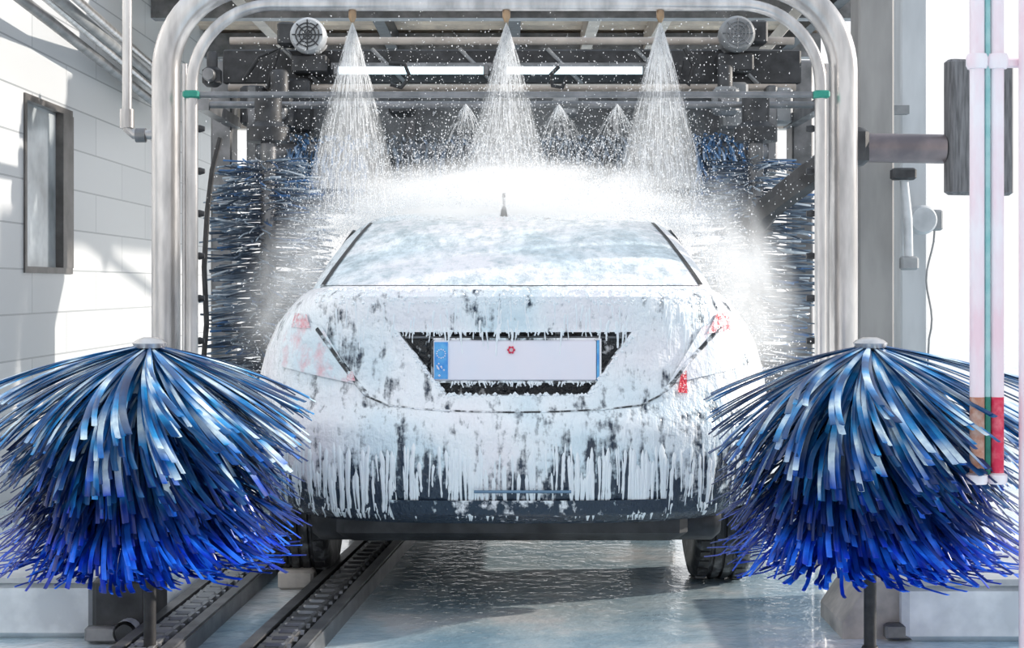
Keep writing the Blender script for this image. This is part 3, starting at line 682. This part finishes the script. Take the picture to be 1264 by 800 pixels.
# ---------------------------------------------------------------- water
waterm=alpha_mat('spray_water',(.98,.99,1),.9)
finem=alpha_mat('fine_spray_water',(.98,.99,1),.38)
def volmat(name,dens,em,soft=True):
    m,nt,b=newmat(name); nt.nodes.remove(b); out=[n for n in nt.nodes if n.type=='OUTPUT_MATERIAL'][0]
    vs=N(nt,'ShaderNodeVolumePrincipled'); vs.inputs['Color'].default_value=(1,1,1,1); vs.inputs['Anisotropy'].default_value=.0
    vs.inputs['Emission Color'].default_value=(.96,.985,1,1)  # vapour glows by itself, in place of light scattered many times inside
    if soft:
        tc=N(nt,'ShaderNodeTexCoord'); ln=N(nt,'ShaderNodeVectorMath',operation='LENGTH'); nt.links.new(tc.outputs['Object'],ln.inputs[0])
        mr=N(nt,'ShaderNodeMapRange'); mr.interpolation_type='SMOOTHSTEP'; mr.inputs[1].default_value=1; mr.inputs[2].default_value=.05; mr.inputs[3].default_value=0; mr.inputs[4].default_value=dens; nt.links.new(ln.outputs['Value'],mr.inputs[0])
        f=noise(nt,tc.outputs['Object'],3.5,4); mr2=N(nt,'ShaderNodeMapRange'); mr2.inputs[1].default_value=.38; mr2.inputs[2].default_value=.62; mr2.inputs[3].default_value=.25; mr2.inputs[4].default_value=1.5; nt.links.new(f,mr2.inputs[0])
        mu=N(nt,'ShaderNodeMath',operation='MULTIPLY'); nt.links.new(mr.outputs[0],mu.inputs[0]); nt.links.new(mr2.outputs[0],mu.inputs[1]); nt.links.new(mu.outputs[0],vs.inputs['Density'])
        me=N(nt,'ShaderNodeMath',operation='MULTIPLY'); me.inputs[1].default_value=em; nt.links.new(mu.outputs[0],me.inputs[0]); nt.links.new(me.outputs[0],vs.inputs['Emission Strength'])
    else:
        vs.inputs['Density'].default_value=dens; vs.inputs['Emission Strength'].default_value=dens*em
    nt.links.new(vs.outputs[0],out.inputs['Volume']); return m
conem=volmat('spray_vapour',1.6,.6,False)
def spray(x,Y,zt_,zb,rad,n,l,seed,vap=True):
    r=random.Random(seed); o=MB(); t=thing('water_spray',l,'water spray',(x,Y,zt_),'water sprays')
    for i in range(n):
        a=r.uniform(0,2*PI); u=r.random()**.6; s0=r.random()**1.5*.9; s1=min(1,s0+r.uniform(.03,.16)*(1-.4*s0)); P=[]
        for q in range(4):
            s=s0+(s1-s0)*q/3; rr=rad*u*(s**.85); P.append(Vector((x+rr*math.cos(a),Y+rr*.6*math.sin(a),zt_-(zt_-zb)*s)))
        o.tube(P,r.uniform(.0005,.0010),3,False)
    for i in range(int(n*1.9)):
        a=r.uniform(0,2*PI); u=math.sqrt(r.random())*1.4; s=r.random()**.6; rr=rad*u*s
        o.octa((x+rr*math.cos(a),Y+rr*.6*math.sin(a),zt_-(zt_-zb)*s),r.uniform(.0007,.0021),r.uniform(1,3))
    o.build('water_streaks',finem,t,smooth=False,kind='stuff')
    if vap:
        o=MB(); H_=(zt_-1.50); f=rad*H_/(zt_-zb)
        o.lathe([(f,-H_),(f*.8,-H_*.75),(f*.56,-H_*.5),(f*.31,-H_*.25),(.006,0)],(x,Y,zt_),'Z',20)
        o.build('vapour',conem,t,kind='stuff')
for x,l,sd_,zb_ in zip(nx,('left','middle','right'),(1,2,3),(1.38,1.50,1.38)): spray(x,AY2,zt-.07,zb_,.21 if zb_<1.4 else .18,1150,l+' cone of water spraying down from the inner arch',sd_)
for px,l,sd_ in ((575,'small distant water spray left of the middle cone',12),(690,'small distant water spray right of the middle cone',13),(762,'small distant water spray beside the right cone',14)):
    p=at(px,128,7.9); spray(p.x,7.9,p.z,1.56,.28,380,l,sd_,False)
r=random.Random(77); o=MB()
for i in range(46000):
    q=r.random()
    if q<.54:
        x=r.uniform(-.80,.80)+r.gauss(0,.08); zr=1.44-.10*max(0,abs(x)-.45)/.3
        h=-math.log(1-r.random()*.985)*.06*(1.35 if abs(x)<.4 else 1)
        p=(x+x*h*.4,r.uniform(6.5,7.2),zr+h)
    elif q<.68: p=(r.gauss(0,.60),r.uniform(6.0,8.0),1.44+abs(r.gauss(0,.26)))
    elif q<.93:
        s=r.choice((-1,1,1)); z=r.uniform(.7,1.5); y=r.uniform(5.7,7.4); W=interp(GR,z)[1] if z>1.1 else interp(ROW,z)[1]-.05*(y<5.9)
        p=(s*(W+-math.log(1-r.random()*.98)*.075),y,z)
    else: p=(r.uniform(-1.2,1.2),r.uniform(6.4,7.8),r.uniform(1.4,2.3))
    if 1.0>p[2] and abs(p[0])<.88: continue
    if abs(p[0])>1.28: continue
    o.octa(p,r.uniform(.001,.0028),r.uniform(.8,1.8))
tag(o.build('water_droplets',waterm,smooth=False),'fine white water droplets flying above and around the car','water droplets',kind='stuff')
def mist(c,sc,dens,l,ry=0):
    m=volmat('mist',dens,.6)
    o=MB(); seg=24; o.lathe([(max(.001,math.sin(PI*i/16)),-math.cos(PI*i/16)) for i in range(17)],(0,0,0),'Z',seg)
    ob=o.build('mist',m,smooth=True); ob.location=c; ob.scale=sc; ob.rotation_euler=(0,ry,0); tag(ob,l,'mist',kind='stuff')
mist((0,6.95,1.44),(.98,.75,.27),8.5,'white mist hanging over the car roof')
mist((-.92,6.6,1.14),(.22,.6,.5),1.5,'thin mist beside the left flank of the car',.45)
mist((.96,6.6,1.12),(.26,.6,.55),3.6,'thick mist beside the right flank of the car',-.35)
